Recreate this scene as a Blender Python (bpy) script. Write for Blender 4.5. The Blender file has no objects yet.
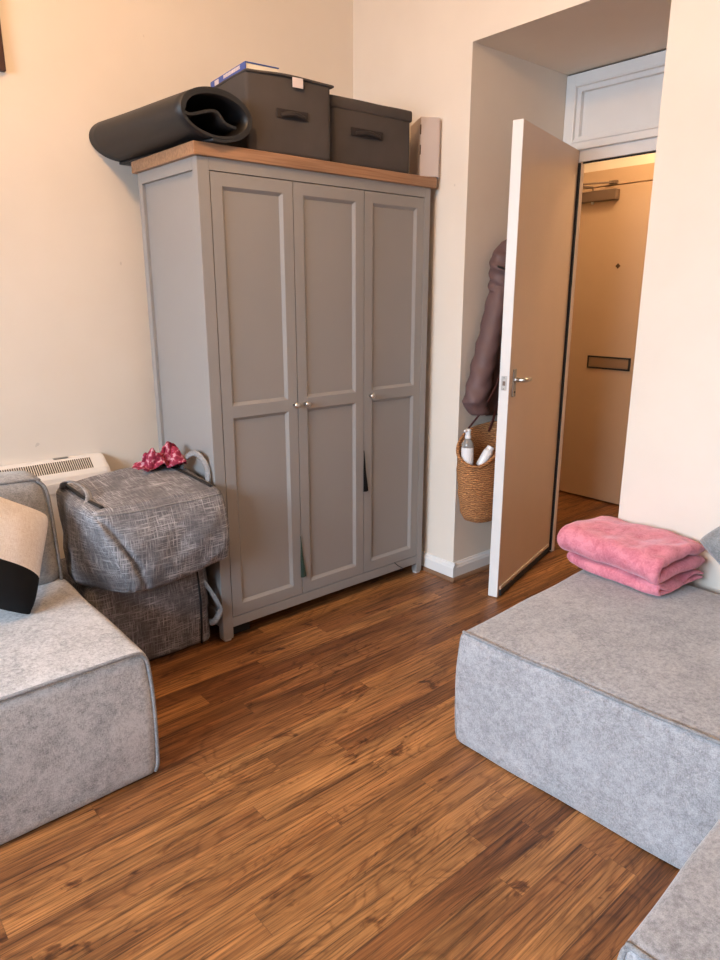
import bpy, bmesh, math, random
from mathutils import Vector, Matrix, noise
C = bpy.context.scene.collection
PI = math.pi
random.seed(7)

# ------------------------------------------------------------------ materials
def new_mat(name):
    m = bpy.data.materials.new(name); m.use_nodes = True
    nt = m.node_tree
    return m, nt, nt.nodes['Principled BSDF']
def N(nt, t, **kw):
    n = nt.nodes.new(t)
    for k, v in kw.items():
        if k in n.inputs: n.inputs[k].default_value = v
        else: setattr(n, k, v)
    return n
def ramp(nt, fac, stops):
    r = nt.nodes.new('ShaderNodeValToRGB')
    while len(r.color_ramp.elements) < len(stops): r.color_ramp.elements.new(0.5)
    for e, (p, c) in zip(r.color_ramp.elements, stops):
        e.position = p; e.color = (c[0], c[1], c[2], 1) if not isinstance(c, (int, float)) else (c, c, c, 1)
    nt.links.new(fac, r.inputs[0]); return r.outputs[0]
def coords(nt, scale=(1, 1, 1), kind='Object'):
    tc = nt.nodes.new('ShaderNodeTexCoord'); mp = nt.nodes.new('ShaderNodeMapping')
    mp.inputs['Scale'].default_value = scale
    nt.links.new(tc.outputs[kind], mp.inputs[0]); return mp.outputs[0]
def noise_tex(nt, vec, scale, detail=3, rough=0.5, dist=0):
    n = nt.nodes.new('ShaderNodeTexNoise')
    n.inputs['Scale'].default_value = scale; n.inputs['Detail'].default_value = detail
    n.inputs['Roughness'].default_value = rough; n.inputs['Distortion'].default_value = dist
    nt.links.new(vec, n.inputs['Vector']); return n.outputs['Fac']
def mix(nt, fac, a, b, mode='MIX'):
    m = nt.nodes.new('ShaderNodeMix'); m.data_type = 'RGBA'; m.blend_type = mode
    for i, v in ((0, fac), (6, a), (7, b)):
        if hasattr(v, 'is_linked') or hasattr(v, 'links'): nt.links.new(v, m.inputs[i])
        elif i == 0: m.inputs[0].default_value = v
        else: m.inputs[i].default_value = (v[0], v[1], v[2], 1)
    return m.outputs[2]
def math_n(nt, op, a, b=0.0, c=None):
    m = nt.nodes.new('ShaderNodeMath'); m.operation = op
    for i, v in enumerate((a, b) if c is None else (a, b, c)):
        if isinstance(v, (int, float)): m.inputs[i].default_value = v
        else: nt.links.new(v, m.inputs[i])
    return m.outputs[0]
def bump(nt, bs, h, strength, dist=0.002):
    b = nt.nodes.new('ShaderNodeBump'); b.inputs['Strength'].default_value = strength
    b.inputs['Distance'].default_value = dist
    nt.links.new(h, b.inputs['Height']); nt.links.new(b.outputs[0], bs.inputs['Normal'])

def plain(name, col, rough=0.5, metal=0.0, bump_s=0.0, bump_scale=60, var=0.0, spec=0.5):
    m, nt, bs = new_mat(name)
    bs.inputs['Roughness'].default_value = rough; bs.inputs['Metallic'].default_value = metal
    bs.inputs['Specular IOR Level'].default_value = spec
    v = coords(nt)
    n = noise_tex(nt, v, bump_scale, 4, 0.6)
    big = noise_tex(nt, v, 3.5, 3, 0.6)
    d = [max(0, c*(1-var)) for c in col]; l = [min(1, c*(1+var)) for c in col]
    nt.links.new(ramp(nt, big, [(0.3, d), (0.7, l)]), bs.inputs['Base Color'])
    if bump_s: bump(nt, bs, n, bump_s)
    return m

M = {}
def m_wall():
    m, nt, bs = new_mat('wall_paint')
    v = coords(nt)
    big = noise_tex(nt, v, 2.5, 3, 0.6)
    col = ramp(nt, big, [(0.3, (0.780, 0.695, 0.600)), (0.7, (0.820, 0.735, 0.640))])
    scuff = ramp(nt, noise_tex(nt, coords(nt, (1, 1, 0.55)), 21, 2, 0.55, 0.6), [(0.775, 0.0), (0.80, 1.0)])
    nt.links.new(mix(nt, math_n(nt, 'MULTIPLY', scuff, 0.35), col, (0.42, 0.36, 0.31)), bs.inputs['Base Color'])
    bs.inputs['Roughness'].default_value = 0.75
    bump(nt, bs, noise_tex(nt, v, 22, 4, 0.6), 0.3); return m
M['paint'] = m_wall()
M['ceiling'] = plain('ceiling_paint', (0.80, 0.77, 0.72), 0.8, 0, 0.1, 20, 0.02)
M['gloss_white'] = plain('white_gloss_paint', (0.80, 0.78, 0.76), 0.35, 0, 0.15, 25, 0.03)
M['door_face'] = plain('cream_door_paint', (0.80, 0.61, 0.46), 0.42, 0, 0.12, 8, 0.03)
M['wardrobe'] = plain('grey_wardrobe_paint', (0.300, 0.282, 0.270), 0.42, 0, 0.05, 60, 0.015)
M['black'] = plain('black_rubber', (0.012, 0.012, 0.013), 0.6, 0, 0.1, 80, 0.1)
M['foam'] = plain('black_foam', (0.016, 0.015, 0.016), 0.5, 0, 0.12, 200, 0.1)
M['chrome'] = plain('brushed_nickel', (0.62, 0.60, 0.57), 0.28, 1.0)
M['steel'] = plain('dull_steel', (0.42, 0.40, 0.37), 0.4, 1.0)
M['brown_metal'] = plain('brown_closer_paint', (0.20, 0.135, 0.095), 0.45, 0.3)
M['heater'] = plain('heater_enamel', (0.82, 0.76, 0.70), 0.4)
M['dark'] = plain('dark_interior', (0.02, 0.018, 0.016), 0.8)
M['white_plastic'] = plain('white_plastic', (0.83, 0.82, 0.82), 0.3)
M['box_fabric'] = plain('charcoal_box_fabric', (0.066, 0.053, 0.047), 0.85, 0, 0.35, 350, 0.18)
M['box_handle'] = plain('dark_brown_webbing', (0.022, 0.014, 0.012), 0.7, 0, 0.3, 300, 0.1)
M['tag'] = plain('paper_label', (0.72, 0.62, 0.60), 0.6)
M['card'] = plain('grey_cardboard', (0.56, 0.47, 0.43), 0.75, 0, 0.1, 60, 0.03)
M['blue'] = plain('blue_book_cover', (0.03, 0.08, 0.36), 0.35)
M['page'] = plain('book_pages', (0.80, 0.72, 0.58), 0.8, 0, 0.2, 300, 0.05)
M['green_cloth'] = plain('dark_green_cloth', (0.03, 0.06, 0.045), 0.85, 0, 0.3, 200, 0.1)
M['leather'] = plain('oxblood_leather', (0.085, 0.020, 0.016), 0.5, 0, 0.2, 120, 0.15)
M['coat'] = plain('plum_brown_coat', (0.125, 0.070, 0.068), 0.6, 0, 0.3, 90, 0.12)
M['frame_wood'] = plain('dark_mahogany', (0.05, 0.016, 0.012), 0.35)
M['print'] = plain('muted_print', (0.42, 0.36, 0.28), 0.7, 0, 0, 5, 0.4)
M['bead'] = plain('brown_floor_bead', (0.23, 0.125, 0.07), 0.5, 0, 0.2, 50, 0.15)
M['flap'] = plain('aged_brass_flap', (0.30, 0.185, 0.105), 0.5)
M['door_tan'] = plain('tan_door_paint', (0.58, 0.40, 0.26), 0.42, 0, 0.12, 8, 0.03)
M['foot_pad'] = plain('felt_pad', (0.55, 0.52, 0.50), 0.8)
M['bronze'] = plain('dark_bronze', (0.10, 0.06, 0.035), 0.45, 0.6)

def m_floor():
    m, nt, bs = new_mat('oak_laminate')
    tc = nt.nodes.new('ShaderNodeTexCoord'); sx = nt.nodes.new('ShaderNodeSeparateXYZ')
    nt.links.new(tc.outputs['Object'], sx.inputs[0])
    X, Y = sx.outputs[0], sx.outputs[1]
    W, L = 0.072, 0.95
    row = math_n(nt, 'FLOOR', math_n(nt, 'DIVIDE', Y, W))
    wn = nt.nodes.new('ShaderNodeTexWhiteNoise'); wn.noise_dimensions = '1D'
    nt.links.new(row, wn.inputs['W'])
    xo = math_n(nt, 'ADD', math_n(nt, 'DIVIDE', X, L), math_n(nt, 'MULTIPLY', wn.outputs['Value'], 7.0))
    pid = math_n(nt, 'FLOOR', xo)
    w2 = nt.nodes.new('ShaderNodeTexWhiteNoise'); w2.noise_dimensions = '2D'
    cb = nt.nodes.new('ShaderNodeCombineXYZ'); nt.links.new(pid, cb.inputs[0]); nt.links.new(row, cb.inputs[1])
    nt.links.new(cb.outputs[0], w2.inputs['Vector'])
    rnd = w2.outputs['Value']
    # per-plank shifted coordinates
    cv = nt.nodes.new('ShaderNodeCombineXYZ')
    nt.links.new(math_n(nt, 'ADD', X, math_n(nt, 'MULTIPLY', rnd, 37.0)), cv.inputs[0])
    nt.links.new(math_n(nt, 'ADD', Y, math_n(nt, 'MULTIPLY', rnd, 11.0)), cv.inputs[1])
    def mapped(s):
        mp = nt.nodes.new('ShaderNodeMapping'); mp.inputs['Scale'].default_value = s
        nt.links.new(cv.outputs[0], mp.inputs[0]); return mp.outputs[0]
    fine = noise_tex(nt, mapped((2.6, 135, 1)), 1.0, 6, 0.74, 0.25)
    figure = noise_tex(nt, mapped((1.5, 13, 1)), 1.0, 5, 0.62, 1.2)
    rings = math_n(nt, 'FRACT', math_n(nt, 'MULTIPLY', noise_tex(nt, mapped((1.1, 7.5, 1)), 1.0, 2, 0.4, 0.9), 22.0))
    knots = noise_tex(nt, mapped((5, 14, 1)), 1.0, 4, 0.65, 1.2)
    base = ramp(nt, rnd, [(0.0, (0.180, 0.066, 0.020)), (0.3, (0.262, 0.106, 0.032)), (0.6, (0.350, 0.155, 0.050)), (0.8, (0.232, 0.092, 0.029)), (1.0, (0.290, 0.120, 0.038))])
    c1 = mix(nt, 0.9, base, ramp(nt, figure, [(0.30, (0.34, 0.27, 0.22)), (0.46, (0.86, 0.84, 0.82)), (0.64, (1.30, 1.28, 1.24))]), 'MULTIPLY')
    c2 = mix(nt, 0.9, c1, ramp(nt, fine, [(0.38, (0.22, 0.17, 0.14)), (0.48, (0.90, 0.90, 0.90)), (0.62, (1.42, 1.44, 1.46))]), 'MULTIPLY')
    c3 = mix(nt, 0.6, c2, ramp(nt, rings, [(0.0, (0.50, 0.42, 0.36)), (0.22, (1, 1, 1)), (0.80, (1.1, 1.1, 1.1)), (1.0, (0.55, 0.45, 0.40))]), 'MULTIPLY')
    c4 = mix(nt, 1.0, c3, ramp(nt, knots, [(0.61, (1, 1, 1)), (0.67, (0.48, 0.40, 0.35)), (0.73, (0.18, 0.12, 0.10))]), 'MULTIPLY')
    fy = math_n(nt, 'ABSOLUTE', math_n(nt, 'SUBTRACT', math_n(nt, 'FRACT', math_n(nt, 'DIVIDE', Y, W)), 0.5))
    fx = math_n(nt, 'ABSOLUTE', math_n(nt, 'SUBTRACT', math_n(nt, 'FRACT', xo), 0.5))
    seam = math_n(nt, 'MAXIMUM', math_n(nt, 'GREATER_THAN', fy, 0.5-0.0007/W), math_n(nt, 'GREATER_THAN', fx, 0.5-0.0009/L))
    col = mix(nt, math_n(nt, 'MULTIPLY', seam, 0.42), c4, (0.04, 0.018, 0.008))
    nt.links.new(col, bs.inputs['Base Color'])
    nt.links.new(ramp(nt, fine, [(0.3, 0.52), (0.7, 0.36)]), bs.inputs['Roughness'])
    bump(nt, bs, math_n(nt, 'SUBTRACT', fine, math_n(nt, 'MULTIPLY', seam, 1.0)), 0.22, 0.0015)
    return m
M['floor'] = m_floor()

def m_chenille(name, col, sparkle=0.5, nap=0.5):
    m, nt, bs = new_mat(name)
    v = coords(nt)
    big = noise_tex(nt, v, 9, 4, 0.62, 0.3)
    mid = noise_tex(nt, v, 45, 4, 0.7)
    vw = coords(nt, (520, 520, 130)); warp = noise_tex(nt, vw, 1, 2, 0.5)
    vh = coords(nt, (130, 130, 520)); weft = noise_tex(nt, vh, 1, 2, 0.5)
    f = math_n(nt, 'ADD', math_n(nt, 'MULTIPLY', big, 0.55*nap+0.1), math_n(nt, 'ADD', math_n(nt, 'MULTIPLY', mid, 0.5), math_n(nt, 'ADD', math_n(nt, 'MULTIPLY', warp, 0.45), math_n(nt, 'MULTIPLY', weft, 0.45))))
    d = [c*0.60 for c in col]; l = [min(1, c*1.38) for c in col]
    t = (0.55*nap+0.1)/2 + 0.7
    nt.links.new(ramp(nt, f, [(t-0.19, d), (t+0.19, l)]), bs.inputs['Base Color'])
    bs.inputs['Roughness'].default_value = 0.95
    bs.inputs['Specular IOR Level'].default_value = 0.15
    bs.inputs['Sheen Weight'].default_value = 0.35; bs.inputs['Sheen Roughness'].default_value = 0.5
    bump(nt, bs, math_n(nt, 'ADD', warp, math_n(nt, 'ADD', weft, mid)), 0.45, 0.002)
    return m
M['chenille'] = m_chenille('light_grey_chenille', (0.42, 0.40, 0.395))
M['chenille_r'] = m_chenille('blue_grey_chenille', (0.325, 0.315, 0.325), nap=0.32)
M['back_fabric'] = m_chenille('mid_grey_chenille', (0.33, 0.325, 0.325), nap=0.2)
M['piping'] = m_chenille('grey_piping', (0.24, 0.235, 0.24), nap=0.2)
M['sparkle'] = m_chenille('silver_grey_chenille', (0.26, 0.27, 0.275), nap=0.1)

def m_slub(name, base, light):
    m, nt, bs = new_mat(name)
    def strand(s, lo, hi): return ramp(nt, noise_tex(nt, coords(nt, s), 1, 3, 0.6, 0.15), [(lo, 0.0), (hi, 1.0)])
    tcn = nt.nodes.new('ShaderNodeTexCoord'); sp = nt.nodes.new('ShaderNodeSeparateXYZ')
    nt.links.new(tcn.outputs['Normal'], sp.inputs[0])
    def msk(i): return ramp(nt, math_n(nt, 'ABSOLUTE', sp.outputs[i]), [(0.55, 1.0), (0.85, 0.0)])
    a = math_n(nt, 'MULTIPLY', strand((17, 17, 400), 0.50, 0.66), msk(2)); b = math_n(nt, 'MULTIPLY', strand((400, 17, 20), 0.50, 0.66), msk(0))
    c = math_n(nt, 'MULTIPLY', strand((17, 400, 20), 0.50, 0.66), msk(1))
    patch = ramp(nt, noise_tex(nt, coords(nt, (7, 7, 9)), 1, 3, 0.6), [(0.38, 0.25), (0.62, 1.0)])
    s = math_n(nt, 'MAXIMUM', math_n(nt, 'MAXIMUM', a, b), c)
    s = math_n(nt, 'MULTIPLY', s, patch)
    wv = noise_tex(nt, coords(nt, (500, 500, 500)), 1, 2)
    bcol = ramp(nt, wv, [(0.3, [x*0.72 for x in base]), (0.7, [x*1.25 for x in base])])
    nt.links.new(mix(nt, math_n(nt, 'MULTIPLY', s, 0.9), bcol, light), bs.inputs['Base Color'])
    bs.inputs['Roughness'].default_value = 0.85
    bump(nt, bs, wv, 0.3, 0.001)
    return m
M['slub'] = m_slub('grey_slub_weave', (0.125, 0.117, 0.125), (0.62, 0.59, 0.59))
M['slub_strap'] = m_slub('grey_slub_strap', (0.22, 0.21, 0.21), (0.50, 0.48, 0.47))

def m_oak():
    m, nt, bs = new_mat('oak_top')
    g = noise_tex(nt, coords(nt, (3, 90, 90)), 1, 4, 0.6, 0.2)
    b = noise_tex(nt, coords(nt, (2, 14, 14)), 1, 2, 0.5, 0.5)
    c = ramp(nt, g, [(0.3, (0.24, 0.118, 0.058)), (0.6, (0.41, 0.225, 0.125))])
    nt.links.new(mix(nt, 0.4, c, ramp(nt, b, [(0.3, (0.7, 0.66, 0.6)), (0.7, (1.15, 1.15, 1.15))]), 'MULTIPLY'), bs.inputs['Base Color'])
    bs.inputs['Roughness'].default_value = 0.45
    bump(nt, bs, g, 0.15, 0.001); return m
M['oak'] = m_oak()

def m_fleece():
    m, nt, bs = new_mat('pink_fleece')
    v = coords(nt)
    a = noise_tex(nt, v, 22, 4, 0.65, 0.6); b = noise_tex(nt, v, 160, 3, 0.7)
    f = math_n(nt, 'ADD', math_n(nt, 'MULTIPLY', a, 0.7), math_n(nt, 'MULTIPLY', b, 0.3))
    nt.links.new(ramp(nt, f, [(0.34, (0.52, 0.135, 0.185)), (0.58, (0.75, 0.275, 0.335))]), bs.inputs['Base Color'])
    bs.inputs['Roughness'].default_value = 1.0; bs.inputs['Specular IOR Level'].default_value = 0.1
    bs.inputs['Sheen Weight'].default_value = 0.6; bs.inputs['Sheen Roughness'].default_value = 0.4
    bs.inputs['Sheen Tint'].default_value = (1, 0.75, 0.8, 1)
    bump(nt, bs, f, 0.8, 0.006); return m
M['fleece'] = m_fleece()

def m_straw():
    m, nt, bs = new_mat('woven_straw')
    w = nt.nodes.new('ShaderNodeTexWave'); w.wave_type = 'BANDS'; w.bands_direction = 'Z'
    w.inputs['Scale'].default_value = 34; w.inputs['Distortion'].default_value = 7.0
    w.inputs['Detail'].default_value = 3; w.inputs['Detail Scale'].default_value = 2.0
    nt.links.new(coords(nt), w.inputs['Vector'])
    n = noise_tex(nt, coords(nt, (130, 130, 260)), 1, 3, 0.6)
    f = math_n(nt, 'ADD', math_n(nt, 'MULTIPLY', w.outputs['Fac'], 0.6), math_n(nt, 'MULTIPLY', n, 0.5))
    nt.links.new(ramp(nt, f, [(0.15, (0.17, 0.062, 0.020)), (0.5, (0.38, 0.165, 0.060)), (0.85, (0.62, 0.29, 0.11))]), bs.inputs['Base Color'])
    bs.inputs['Roughness'].default_value = 0.8
    bump(nt, bs, f, 0.9, 0.004); return m
M['straw'] = m_straw()

def m_linen():
    m, nt, bs = new_mat('cream_linen')
    a = noise_tex(nt, coords(nt, (60, 60, 700)), 1, 2); b = noise_tex(nt, coords(nt, (700, 60, 60)), 1, 2)
    f = math_n(nt, 'MULTIPLY', math_n(nt, 'ADD', a, b), 0.5)
    nt.links.new(ramp(nt, f, [(0.36, (0.68, 0.60, 0.55)), (0.6, (0.87, 0.82, 0.79))]), bs.inputs['Base Color'])
    bs.inputs['Roughness'].default_value = 0.9; bump(nt, bs, f, 0.5, 0.001); return m
M['linen'] = m_linen()
M['velvet'] = plain('black_velvet', (0.010, 0.010, 0.011), 0.9, 0, 0.6, 40, 0.4, 0.2)
def m_bandana():
    m, nt, bs = new_mat('red_patterned_cloth')
    vo = nt.nodes.new('ShaderNodeTexVoronoi'); vo.inputs['Scale'].default_value = 60
    nt.links.new(coords(nt), vo.inputs['Vector'])
    n = noise_tex(nt, coords(nt), 45, 2, 0.5, 1.5)
    f = math_n(nt, 'MULTIPLY', vo.outputs['Distance'], math_n(nt, 'MULTIPLY', n, 2.4))
    nt.links.new(ramp(nt, f, [(0.30, (0.20, 0.006, 0.028)), (0.70, (0.33, 0.018, 0.055)), (0.95, (0.58, 0.28, 0.32))]), bs.inputs['Base Color'])
    bs.inputs['Roughness'].default_value = 0.8; return m
M['bandana'] = m_bandana()
def m_glass():
    m, nt, bs = new_mat('window_glass')
    out = nt.nodes['Material Output']; t = nt.nodes.new('ShaderNodeBsdfTransparent'); g = nt.nodes.new('ShaderNodeBsdfGlossy')
    g.inputs['Roughness'].default_value = 0.02
    mx = nt.nodes.new('ShaderNodeMixShader'); fr = nt.nodes.new('ShaderNodeFresnel'); fr.inputs[0].default_value = 1.45
    nt.links.new(fr.outputs[0], mx.inputs[0]); nt.links.new(t.outputs[0], mx.inputs[1]); nt.links.new(g.outputs[0], mx.inputs[2])
    nt.links.new(mx.outputs[0], out.inputs[0]); return m
M['glass'] = m_glass()
def m_clear():
    m, nt, bs = new_mat('clear_plastic')
    bs.inputs['Base Color'].default_value = (0.55, 0.53, 0.5, 1); bs.inputs['Transmission Weight'].default_value = 0.6
    bs.inputs['Roughness'].default_value = 0.15; return m
M['clear'] = m_clear()

# ------------------------------------------------------------------ mesh helpers
def finish(name, bm, mats, parent=None, smooth=False, loc=(0, 0, 0), rz=0.0):
    me = bpy.data.meshes.new(name)
    bmesh.ops.recalc_face_normals(bm, faces=bm.faces[:])
    bm.to_mesh(me); bm.free()
    for mt in (mats if isinstance(mats, (list, tuple)) else [mats]): me.materials.append(mt)
    if smooth:
        for p in me.polygons: p.use_smooth = True
    o = bpy.data.objects.new(name, me); C.objects.link(o)
    o.location = loc; o.rotation_euler = (0, 0, rz)
    if parent is not None: o.parent = parent
    return o
def tag(o, label, cat, group=None, kind=None):
    o['label'] = label; o['category'] = cat
    if group: o['group'] = group
    if kind: o['kind'] = kind
    return o
def struct(o, label=None, cat=None):
    o['kind'] = 'structure'
    if label: o['label'] = label; o['category'] = cat
    return o
def thing(name, label, cat, loc=(0, 0, 0), rz=0.0, group=None):
    o = bpy.data.objects.new(name, None); C.objects.link(o)
    o.location = loc; o.rotation_euler = (0, 0, rz); o.empty_display_size = 0.1
    return tag(o, label, cat, group)
def box(bm, x0, x1, y0, y1, z0, z1, bev=0.0, seg=2, mi=0):
    vs = [bm.verts.new((x, y, z)) for x in (x0, x1) for y in (y0, y1) for z in (z0, z1)]
    fs = [bm.faces.new([vs[i] for i in f]) for f in ((0, 1, 3, 2), (4, 6, 7, 5), (0, 4, 5, 1), (2, 3, 7, 6), (0, 2, 6, 4), (1, 5, 7, 3))]
    for f in fs: f.material_index = mi
    if bev > 0:
        es = list({e for f in fs for e in f.edges})
        r = bmesh.ops.bevel(bm, geom=es, offset=bev, segments=seg, affect='EDGES', profile=0.5)
        for f in r['faces']: f.material_index = mi
    return vs
def B(*boxes, bev=0.0, seg=2):
    bm = bmesh.new()
    for b in boxes: box(bm, *b[:6], bev=(b[6] if len(b) > 6 else bev), seg=seg)
    return bm
def tube(bm, pts, r, seg=8, closed=False, caps=True, flat=None, mi=0):
    pts = [Vector(p) for p in pts]; n = len(pts); rings = []; up = None
    for i, p in enumerate(pts):
        if closed: t = pts[(i+1) % n]-pts[i-1]
        else: t = pts[min(i+1, n-1)]-pts[max(i-1, 0)]
        t.normalize()
        if up is None: up = Vector((0, 0, 1)) if abs(t.z) < 0.9 else Vector((1, 0, 0))
        s = t.cross(up)
        if s.length < 1e-6: s = t.cross(Vector((0, 1, 0)))
        s.normalize(); up = s.cross(t).normalized()
        rr = r[i] if isinstance(r, (list, tuple)) else r
        a, b = (rr, rr) if flat is None else flat
        rings.append([bm.verts.new(p+s*math.cos(2*PI*k/seg)*a+up*math.sin(2*PI*k/seg)*b) for k in range(seg)])
    for i in range(n if closed else n-1):
        A, D = rings[i], rings[(i+1) % n]
        for k in range(seg):
            f = bm.faces.new((A[k], A[(k+1) % seg], D[(k+1) % seg], D[k])); f.material_index = mi
    if not closed and caps:
        bm.faces.new(rings[0][::-1]); bm.faces.new(rings[-1])
def smooth_path(pts, sub=6):
    pts = [Vector(p) for p in pts]; out = []
    for i in range(len(pts)-1):
        p0, p1, p2, p3 = pts[max(i-1, 0)], pts[i], pts[i+1], pts[min(i+2, len(pts)-1)]
        for k in range(sub):
            t = k/sub
            out.append(0.5*((2*p1)+(p2-p0)*t+(2*p0-5*p1+4*p2-p3)*t*t+(3*p1-p0-3*p2+p3)*t**3))
    out.append(pts[-1]); return out
def lathe(bm, prof, seg=24, center=(0, 0, 0), axis='z', mi=0):
    rings = []
    for r, h in prof:
        ring = []
        for k in range(seg):
            a = 2*PI*k/seg; p = (r*math.cos(a), r*math.sin(a), h)
            if axis == 'y': p = (p[0], p[2], p[1])
            if axis == 'x': p = (p[2], p[0], p[1])
            ring.append(bm.verts.new((p[0]+center[0], p[1]+center[1], p[2]+center[2])))
        rings.append(ring)
    for A, D in zip(rings, rings[1:]):
        for k in range(seg):
            f = bm.faces.new((A[k], A[(k+1) % seg], D[(k+1) % seg], D[k])); f.material_index = mi
    bm.faces.new(rings[0][::-1]).material_index = mi; bm.faces.new(rings[-1]).material_index = mi
def soft(sx, sy, sz, r, n=(24, 24, 12), fn=None):
    """rounded, subdivided box centred on x,y with its base at z=0; fn(p, q) reshapes (q in -1..1 per axis)"""
    bm = bmesh.new(); cache = {}
    h = (sx/2, sy/2, sz/2)
    def coord(i, m, half):
        u = -1+2*i/m
        k = 0.55                                   # crowd samples near the edges
        return (1-k)*u + k*math.sin(u*PI/2)
    def vert(i, j, k):
        key = (i, j, k)
        if key in cache: return cache[key]
        q = Vector((coord(i, n[0], h[0]), coord(j, n[1], h[1]), coord(k, n[2], h[2])))
        p = Vector((q[0]*h[0], q[1]*h[1], q[2]*h[2]))
        inner = Vector([max(-(h[a]-r), min(h[a]-r, p[a])) for a in range(3)])
        d = p-inner
        if d.length > 1e-9:
            p = inner+d.normalized()*r
        p.z += h[2]
        if fn: p = fn(p, q)
        cache[key] = bm.verts.new(p); return cache[key]
    for (a, b, c) in ((0, 1, 2), (1, 2, 0), (0, 2, 1)):
        for side in (0, n[c]):
            for i in range(n[a]):
                for j in range(n[b]):
                    def K(ii, jj):
                        t = [0, 0, 0]; t[a] = ii; t[b] = jj; t[c] = side; return vert(*t)
                    bm.faces.new((K(i, j), K(i+1, j), K(i+1, j+1), K(i, j+1)))
    return bm
def nz(p, s, seed=0.0):
    return noise.noise(Vector((p[0]*s+seed, p[1]*s+seed*1.7, p[2]*s-seed)))

# ------------------------------------------------------------------ camera (metres: x along the heater wall, y towards it)
H = 1.33
F_PX, YAW, PITCH = 685.14, 49.3735, 15.0953
cd = bpy.data.cameras.new('camera'); cam = bpy.data.objects.new('camera', cd); C.objects.link(cam)
cam.location = (0, 0, H); cam.rotation_euler = (math.radians(90-PITCH), 0, math.radians(YAW-90))
cd.sensor_fit = 'VERTICAL'; cd.sensor_height = 24; cd.lens = F_PX/960*24; cd.clip_start = 0.02
bpy.context.scene.camera = cam

# ------------------------------------------------------------------ room shell
WA, WB = 2.788, 2.348          # heater wall (y) and door wall (x)
XL, YR, ZC = -1.9, -2.0, 2.95  # window wall, rear wall, ceiling
RY0, RY1, RX, RZ = 1.236, 2.048, 3.017, 2.303   # recess
HX, HZ = 4.11, 2.55            # hall far wall and hall ceiling
T = 0.15
struct(finish('floor', B((XL-T, HX+T, YR-T, WA+1.0, -0.1, 0.0)), M['floor']), 'warm brown oak plank laminate running through room and hallway', 'floor')
struct(finish('ceiling', B((XL-T, WB+T, YR-T, WA+T, ZC, ZC+0.1)), M['ceiling']), 'white ceiling over the room', 'ceiling')
struct(finish('wall_back', B((XL-T, WB+T, WA, WA+T, 0, ZC)), M['paint']), 'cream painted wall behind the heater and grey wardrobe', 'wall')
struct(finish('wall_rear', B((XL-T, WB+T, YR-T, YR, 0, ZC)), M['paint']))
WY0, WY1, WZ0, WZ1 = -0.4, 2.0, 0.70, 2.25
struct(finish('wall_left', B((XL-T, XL, YR, WY0, 0, ZC), (XL-T, XL, WY1, WA, 0, ZC), (XL-T, XL, WY0, WY1, 0, WZ0), (XL-T, XL, WY0, WY1, WZ1, ZC)), M['paint']))
wf = finish('window_1', B((XL-0.10, XL-0.04, WY0, WY0+0.06, WZ0, WZ1), (XL-0.10, XL-0.04, WY1-0.06, WY1, WZ0, WZ1), (XL-0.10, XL-0.04, 0.77, 0.83, WZ0, WZ1),
            (XL-0.10, XL-0.04, WY0, WY1, WZ0, WZ0+0.06), (XL-0.10, XL-0.04, WY0, WY1, WZ1-0.06, WZ1), (XL-0.10, XL-0.04, WY0, WY1, 1.58, 1.63)), M['gloss_white'])
struct(wf)
finish('window_glass', B((XL-0.075, XL-0.068, WY0+0.03, WY1-0.03, WZ0+0.03, WZ1-0.03)), M['glass'], wf)
# door wall with the deep recess: pier towards the wardrobe, long pier on the right, head over the recess
struct(finish('wall_right', B((WB, RX, RY1, WA+T, 0, ZC), (WB, RX, YR-T, RY0, 0, ZC), (WB, RX, RY0, RY1, RZ, ZC)), M['paint']), 'cream painted wall with deep square recess for the doorway', 'wall')
# baseboards with a moulded top and a brown bead at the floor
def baseboard(name, x0, y0, x1, y1, nx, ny, z1=0.086, parent=None, ext=0.0):
    """profile swept from (x0,y0) to (x1,y1); (nx,ny) points into the room"""
    prof = [(0, 0), (0.016, 0), (0.016, 0.062), (0.013, 0.068), (0.012, 0.074), (0.007, 0.080), (0.005, z1), (0, z1)]
    bm = bmesh.new()
    A = [bm.verts.new((x0+nx*a, y0+ny*a, b)) for a, b in prof]; D = [bm.verts.new((x1+nx*a, y1+ny*a, b)) for a, b in prof]
    for i in range(len(prof)):
        j = (i+1) % len(prof); bm.faces.new((A[i], A[j], D[j], D[i]))
    bm.faces.new(A[::-1]); bm.faces.new(D)
    o = struct(finish(name, bm, M['gloss_white'], parent))
    q = [(0.016, 0.0), (0.030, 0.0), (0.029, 0.007), (0.024, 0.013), (0.016, 0.016)]
    bm = bmesh.new()
    l = math.hypot(x1-x0, y1-y0); ex, ey = (x1-x0)/l*ext, (y1-y0)/l*ext
    A = [bm.verts.new((x0+nx*a-ex, y0+ny*a-ey, b)) for a, b in q]; D = [bm.verts.new((x1+nx*a, y1+ny*a, b)) for a, b in q]
    for i in range(len(q)):
        j = (i+1) % len(q); bm.faces.new((A[i], A[j], D[j], D[i]))
    bm.faces.new(A[::-1]); bm.faces.new(D)
    finish('floor_bead', bm, M['bead'], o)
    return o
baseboard('baseboard_right', WB, RY1-0.016, WB, WA-0.03, -1, 0, ext=0.014)
baseboard('baseboard_recess', WB+0.0005, RY1, RX-0.03, RY1, 0, -1, ext=0.014)
baseboard('baseboard_pier', WB, YR+0.03, WB, RY0, -1, 0)
baseboard('baseboard_back', XL+0.03, WA, WB-0.03, WA, 0, -1)

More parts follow.
